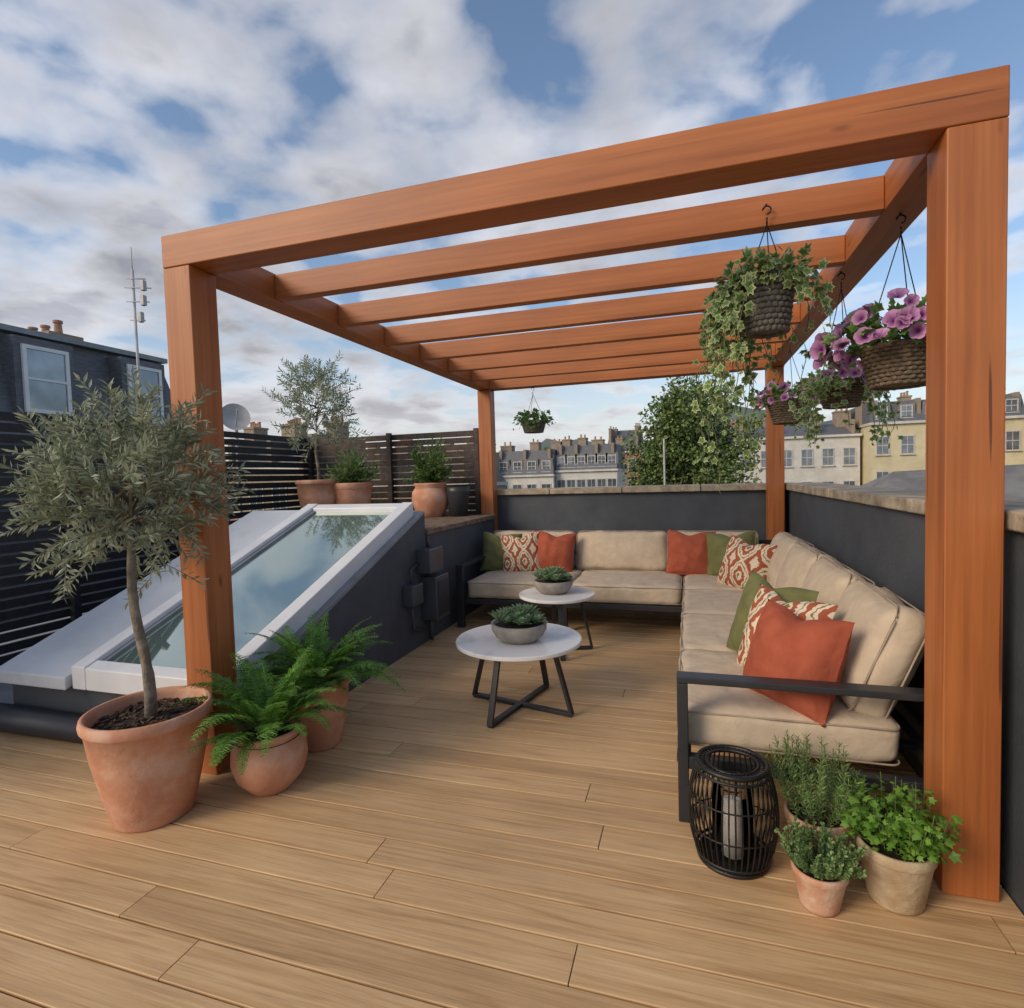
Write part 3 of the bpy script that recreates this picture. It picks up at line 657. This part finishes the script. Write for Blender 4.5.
mPotC=M('chimney_pot_clay',(.42,.24,.16),(.31,.17,.11),6,.8,0)
def chimney(e,x,y,z0,z1,sx,sy,mat,pots):
    MB().box(x-sx/2,x+sx/2,y-sy/2,y+sy/2,z0,z1).obj('chimney_stack',mat,e)
    MB().box(x-sx/2-.06,x+sx/2+.06,y-sy/2-.06,y+sy/2+.06,z1,z1+.14).obj('chimney_cap',mat,e)
    t=MB()
    for k in range(pots):
        xx=x-sx/2+(k+.5)*sx/pots; hh=random.uniform(.3,.5); t.lathe([(.11,.14),(.09,.14+hh*.8),(.12,.14+hh*.82),(.12,.14+hh),(.07,.14+hh)],(xx,y,z1),10)
    t.obj('chimney_pots',mPotC,e)
def windows_y(e,x0,x1,yface,rows,cols,ww,wh,frame=mFrT,proud=.06):
    fr=MB(); gl=MB(); n=cols
    for z in rows:
        for k in range(n):
            cx=x0+(k+.5)*(x1-x0)/n; y=yface; f_=.09
            gl.box(cx-ww/2,cx+ww/2,y-.02,y+.05,z,z+wh)
            fr.box(cx-ww/2-f_,cx-ww/2,y-proud,y+.04,z-f_,z+wh+f_); fr.box(cx+ww/2,cx+ww/2+f_,y-proud,y+.04,z-f_,z+wh+f_)
            fr.box(cx-ww/2,cx+ww/2,y-proud,y+.04,z+wh,z+wh+f_); fr.box(cx-ww/2-.15,cx+ww/2+.15,y-proud-.1,y+.04,z-f_-.06,z-f_)
            fr.box(cx-ww/2,cx+ww/2,y-proud+.02,y+.03,z+wh*.5-.03,z+wh*.5+.03); fr.box(cx-.02,cx+.02,y-proud+.03,y+.03,z,z+wh*.5-.03); fr.box(cx-.02,cx+.02,y-proud+.03,y+.03,z+wh*.5+.03,z+wh)
    gl.obj('window_glass',mGlassW,e); fr.obj('window_frames',frame,e)
def terrace(name,x0,x1,y,z0,zE,zR,wall,houses,mansard=True,depth=9,roof=None,chm=mBrick,cpots=5,wh=1.7,ww=1.0,cols=2,ch=.8):
    roof=roof or mRoof; e=empty(name,((x0+x1)/2,y+depth/2,z0))
    MB().box(x0,x1,y,y+depth,z0,zE).obj('walls',wall,e)
    MB().box(x0-.1,x1+.1,y-.25,y+depth+.2,zE,zE+.22).obj('cornice',mStuc,e)
    zb_=zE+.22; k=.9 if mansard else depth/2-.05
    V=[(x0,y,zb_),(x1,y,zb_),(x1,y+depth,zb_),(x0,y+depth,zb_),(x0,y+k,zR),(x1,y+k,zR),(x1,y+depth-k,zR),(x0,y+depth-k,zR)]
    MB().add(V,[(0,1,5,4),(1,2,6,5),(2,3,7,6),(3,0,4,7),(4,5,6,7)]).obj('roof',roof,e)
    W=(x1-x0)/houses; rows=[]; z=zE-2.6
    while z>z0+1 and len(rows)<3: rows.append(z); z-=3.1
    windows_y(e,x0,x1,y,rows,houses*cols,ww,wh)
    if mansard:
        dm=MB()
        for i in range(houses*cols):
            cx=x0+(i+.5)*(x1-x0)/(houses*cols); dm.box(cx-ww*.75,cx+ww*.75,y+.25,y+1.4,zb_+.25,zb_+.35+wh*.85)
        dm.obj('dormers',mRoofB,e); windows_y(e,x0,x1,y+.25,[zb_+.42],houses*cols,ww*.85,wh*.62)
    for i in range(houses+1):
        cx=min(max(x0+i*W,x0+.5),x1-.5)
        MB().box(cx-.16,cx+.16,y+.3,y+depth-.3,zE,zR+.12).obj('party_wall',chm,e)
        chimney(e,cx+random.uniform(-.3,.3),y+depth*random.uniform(.3,.6),zE,zR+ch+random.uniform(-.4,.3),random.uniform(.7,1.4),1.4,chm,cpots//2+1)
    return e
terrace('terraced_houses',-31,-21.5,60,-12,1.6,4.4,mBrick,3,True)
terrace('terraced_houses',-21.3,-14.5,62,-12,1.5,4.5,mStuc,2,True,cpots=3)
terrace('terraced_houses',-14.4,-7.5,63,-12,1.9,4.9,mStuc,3,True,cpots=3,ww=.9)
terrace('terraced_houses',-62,-33,72,-12,3.0,5.8,mBrick,5,False,roof=mRoofB,cpots=8)
terrace('terraced_houses',-30.5,-23,31,-12,2.4,4.6,mBrick,2,False,roof=mRoofB,cpots=8,depth=7,ch=1.2)
terrace('brick_house',-11.5,-6.6,84,-12,4.6,8.2,mRed,1,False,ch=.3)
terrace('white_townhouse',4.6,15.3,60,-12,4.4,5.9,mStuc,3,False,depth=8,wh=1.5,ww=.9)
terrace('cream_townhouse',15.6,27,58,-12,5.2,7.3,mYel,3,True,depth=9,wh=1.5,ww=.9)
terrace('brick_terrace',29,42,50,-12,5.0,7.5,mBrick,3,True,depth=9)
terrace('terraced_houses',-24,-12,30,-12,1.0,3.1,mBrick,2,False,roof=mRoofB,depth=7,cpots=8)
hs=empty('slate_mansard_house',(-17,9,0))
MB().box(-21,-13.6,2.5,12.9,-12,2.6).obj('walls',mSlate,hs)
V=[(-13.6,2.5,2.6),(-21,2.5,2.6),(-21,12.9,2.6),(-13.6,12.9,2.6),(-14.2,3,5.0),(-20.5,3,5.0),(-20.5,12.4,5.0),(-14.2,12.4,5.0)]
MB().add(V,[(0,3,7,4),(0,4,5,1),(1,5,6,2),(2,6,7,3),(4,7,6,5)]).obj('mansard_roof',mRoof,hs)
MB().box(-20.6,-14.0,2.9,12.5,5.0,5.12).obj('roof_edge',mFlash,hs)
dm=MB(); fr=MB(); gl=MB()
for cy in (5.0,9.05,11.45):
    dm.box(-15.2,-13.65,cy-.62,cy+.62,3.0,4.85); gl.box(-13.66,-13.62,cy-.40,cy+.40,3.3,4.6)
    for a,b2,z0_,z1_ in ((-.48,-.40,3.22,4.68),(.40,.48,3.22,4.68),(-.40,.40,3.22,3.3),(-.40,.40,4.6,4.68),(-.40,.40,3.93,3.98)):
        fr.box(-13.66,-13.59,cy+a,cy+b2,z0_,z1_)
dm.obj('dormers',mRoof,hs); fr.obj('window_frames',mWhite,hs); gl.obj('window_panes',mGlassW,hs)
chimney(hs,-17.5,11.5,4.5,5.7,2.0,.8,mBrick,4); chimney(hs,-19,8.8,4.5,5.9,2.2,.8,mStuc,4)
an=empty('antenna_mast',(-11.6,9.6,1)); t=MB()
t.tube([(-11.6,9.6,-12),(-11.6,9.6,6.3)],.028,8); t.tube([(-11.6,9.6,6.3),(-11.6,9.6,6.8)],.01,6)
for z,L in ((5.9,.35),(5.6,.3),(6.1,.25),(5.2,.2)): t.tube([(-11.6-L*.4,9.6-L*.3,z),(-11.6+L,9.6+L*.4,z)],.012,5)
t.obj('pole',mDish,an,smooth=True); t=MB()
for z,o in ((5.15,.1),(5.5,.2),(5.82,.22)): t.box(-11.6+o,-11.6+o+.10,9.57,9.66,z,z+.22)
t.obj('antenna_panels',mDish,an,bevel=.01)
ds=empty('satellite_dish',(-5.55,5.9,2.4)); V=[];F=[]; n=24
dirv=Vector((.75,-.6,.35)).normalized(); q=dirv.to_track_quat('Z','Y').to_matrix()
for i in range(6):
    for k in range(n):
        r_=.18*i/5; a=2*PI*k/n; V.append(tuple(Vector((-5.55,5.9,2.36))+q@Vector((r_*math.cos(a),r_*math.sin(a)*1.05,.05*(i/5)**2))))
for i in range(5):
    for k in range(n): F.append((i*n+k,i*n+(k+1)%n,(i+1)*n+(k+1)%n,(i+1)*n+k))
MB().add(V,F).obj('reflector',mDish,ds,smooth=True)
t=MB(); t.tube([(-5.58,5.95,2.33),(-5.58,5.95,.1)],.02,8); t.tube([(-5.55,5.9,2.2),tuple(Vector((-5.55,5.9,2.36))+dirv*.26)],.008,5); t.obj('dish_bracket',mDish,ds)
nr=empty('neighbour_roof',(5,12,0))
MB().add([(2.2,9,.3),(2.2,15,.3),(7.5,15,.6),(7.5,9,.6),(3.6,12,1.40),(6.6,12,1.5)],[(0,3,5,4),(3,2,5),(2,1,4,5),(1,0,4)]).obj('slates',mRoofB,nr)
MB().box(2.25,7.4,9.1,14.9,-12,.32).obj('walls',mBrick,nr)
def bigtree(name,c,cr,lobes,nl,leaf,zbase,seed):
    e=empty(name,(c[0],c[1],zbase)); rr=np.random.default_rng(seed); c=np.array(c,float); cr=np.array(cr,float)
    b=MB(); b.tube([(c[0],c[1],zbase),(c[0]+.2,c[1],c[2]-cr[2]*.3),(c[0],c[1],c[2]+cr[2]*.5)],[.5,.35,.08],10)
    P_=[];D=[];Nn=[];Sz=[]
    for i in range(lobes):
        u=unit(rr.normal(size=3)); lc=c+u*cr*rr.uniform(.40,.90); lr=cr.mean()*rr.uniform(.13,.30)
        b.tube([(c[0],c[1],c[2]-cr[2]*.2+rr.uniform(0,.5)*cr[2]),tuple(lc)],[.14,.04],5)
        m=int(nl*(lr/cr.mean()/.24)**2); v=unit(rr.normal(size=(m,3))); rad=rr.uniform(.55,1.15,size=(m,1))
        P_.append(lc+v*rad*lr*np.array([1.1,1.1,.8])); D.append(v+rr.normal(size=(m,3))*.6); Nn.append(v*.8+np.array([0,0,.7])+rr.normal(size=(m,3))*.5); Sz.append(rr.uniform(.5,1.3,size=m)*leaf)
    lf=MB(); lf.leaves(*T_broad,np.concatenate(P_),np.concatenate(D),np.concatenate(Nn),np.concatenate(Sz))
    b.obj('trunk_and_limbs',mBark,e); lf.obj('foliage',mTree,e)
bigtree('broadleaf_tree',(.1,40,2.5),(4.0,3.5,5.6),105,280,.24,-12,41)
bigtree('broadleaf_tree',(-22,100,3.5),(5,5,5.5),30,90,.7,-12,42)
bigtree('broadleaf_tree',(13,90,4.0),(9,6,5.5),40,90,.8,-12,43)
MB().tube([(-1.4,36,-12),(-1.4,36,3.6)],.06,8).obj('flagpole',mDish)
MB().add([(-3000,-3000,-13.2),(3000,-3000,-13.2),(3000,3000,-13.2),(-3000,3000,-13.2)],[(0,1,2,3)]).obj('ground',mGrn)
mHill=M('hazy_wooded_hill',(.15,.185,.16),(.10,.125,.11),.06,.95,0)  # distance haze is mixed into this bluish-green base colour
V=[];F=[];nx=90;ny=8
for j in range(ny):
    for i in range(nx):
        x=-500+1000*i/(nx-1); hh=(18+9*math.sin(x*.011+1)+4*math.sin(x*.05)+1.5*math.sin(x*.31))*math.sin(PI*j/(ny-1))
        V.append((x,300+j*30,-13+hh*1.8+(random.uniform(0,1.6) if 0<j<ny-1 else 0)))
for j in range(ny-1):
    for i in range(nx-1): F.append((j*nx+i,j*nx+i+1,(j+1)*nx+i+1,(j+1)*nx+i))
MB().add(V,F).obj('hills',mHill,smooth=True)
# ------------------------------------------------------------------ camera
f_,yaw,pi_,ro=563.68,.3042,-.0473,-.0295
R=Matrix.Rotation(yaw,3,'Z')@Matrix.Rotation(PI/2+pi_,3,'X')@Matrix.Rotation(ro,3,'Z')
cd=bpy.data.cameras.new('camera'); co=bpy.data.objects.new('camera',cd); bpy.context.collection.objects.link(co)
mm=R.to_4x4(); mm.translation=(0,0,1.5); co.matrix_world=mm; cd.sensor_width=36; cd.lens=f_*36/1024; cd.clip_end=5000; cd.clip_start=.05
bpy.context.scene.camera=co
# ------------------------------------------------------------------ light
SE,SA=math.radians(28),math.radians(222)
sdir=Vector((math.sin(SA)*math.cos(SE),math.cos(SA)*math.cos(SE),math.sin(SE)))
sn=bpy.data.lights.new('sun','SUN'); sn.energy=2.3; sn.angle=math.radians(24); sn.color=(1,.83,.64)
so=bpy.data.objects.new('sun',sn); bpy.context.collection.objects.link(so); so.rotation_euler=sdir.to_track_quat('Z','Y').to_euler()
wd=bpy.data.worlds.new('World'); bpy.context.scene.world=wd; wd.use_nodes=True; nt=wd.node_tree
bg=nt.nodes['Background']; sky=N(nt,'ShaderNodeTexSky'); sky.sky_type='NISHITA'; sky.sun_disc=False; sky.sun_elevation=SE; sky.sun_rotation=SA
sky.air_density=1.0; sky.dust_density=1.2
def mth(op,a,bv=None):
    n=N(nt,'ShaderNodeMath',operation=op)
    for i_,v in ((0,a),(1,bv)):
        if v is None: continue
        if isinstance(v,(int,float)): n.inputs[i_].default_value=v
        else: nt.links.new(v,n.inputs[i_])
    return n.outputs[0]
tc=N(nt,'ShaderNodeTexCoord'); sp=N(nt,'ShaderNodeSeparateXYZ'); nt.links.new(tc.outputs['Generated'],sp.inputs[0])
zz=mth('ADD',mth('MAXIMUM',sp.outputs[2],0.0),.20)
cb=N(nt,'ShaderNodeCombineXYZ'); nt.links.new(mth('DIVIDE',sp.outputs[0],zz),cb.inputs[0]); nt.links.new(mth('DIVIDE',sp.outputs[1],zz),cb.inputs[1]); cb.inputs[2].default_value=3.7
def wn(scale,detail,rough,off):
    mp=N(nt,'ShaderNodeMapping'); mp.inputs['Location'].default_value=off; nt.links.new(cb.outputs[0],mp.inputs[0])
    n=N(nt,'ShaderNodeTexNoise'); n.inputs['Scale'].default_value=scale; n.inputs['Detail'].default_value=detail; n.inputs['Roughness'].default_value=rough; n.inputs['Distortion'].default_value=.2
    nt.links.new(mp.outputs[0],n.inputs['Vector']); return n.outputs['Fac']
n1=wn(4.4,6,.46,(.3,.2,0)); n2=wn(1.2,2,.5,(5.4,2.6,0)); n3=wn(2.4,5,.55,(1.15,.62,.3))
d1=mth('ADD',mth('MULTIPLY',n1,.60),mth('MULTIPLY',n2,.40))
d1=mth('ADD',d1,mth('MULTIPLY',sp.outputs[0],-.10))
mask=ramp(nt,d1,[(.46,0.0),(.53,.45),(.63,1.0)])
thick=ramp(nt,d1,[(.50,(7.4,7.1,7.0)),(.59,(5.2,5.15,5.4)),(.67,(3.3,3.45,3.95))])
ccol=mix(nt,1.0,thick,ramp(nt,n3,[(.34,.66),(.62,1.18)]),'MULTIPLY')
col=mix(nt,1.0,sky.outputs[0],(1.22,1.24,1.26),'MULTIPLY')
col=mix(nt,mask,col,ccol)
hz=ramp(nt,sp.outputs[2],[(0.0,.70),(.26,0.0)])
col=mix(nt,hz,col,(5.6,5.35,5.5))
nt.links.new(col,bg.inputs[0]); bg.inputs[1].default_value=.132
sc=bpy.context.scene; sc.view_settings.view_transform='Standard'; sc.view_settings.look='None'; sc.view_settings.exposure=0
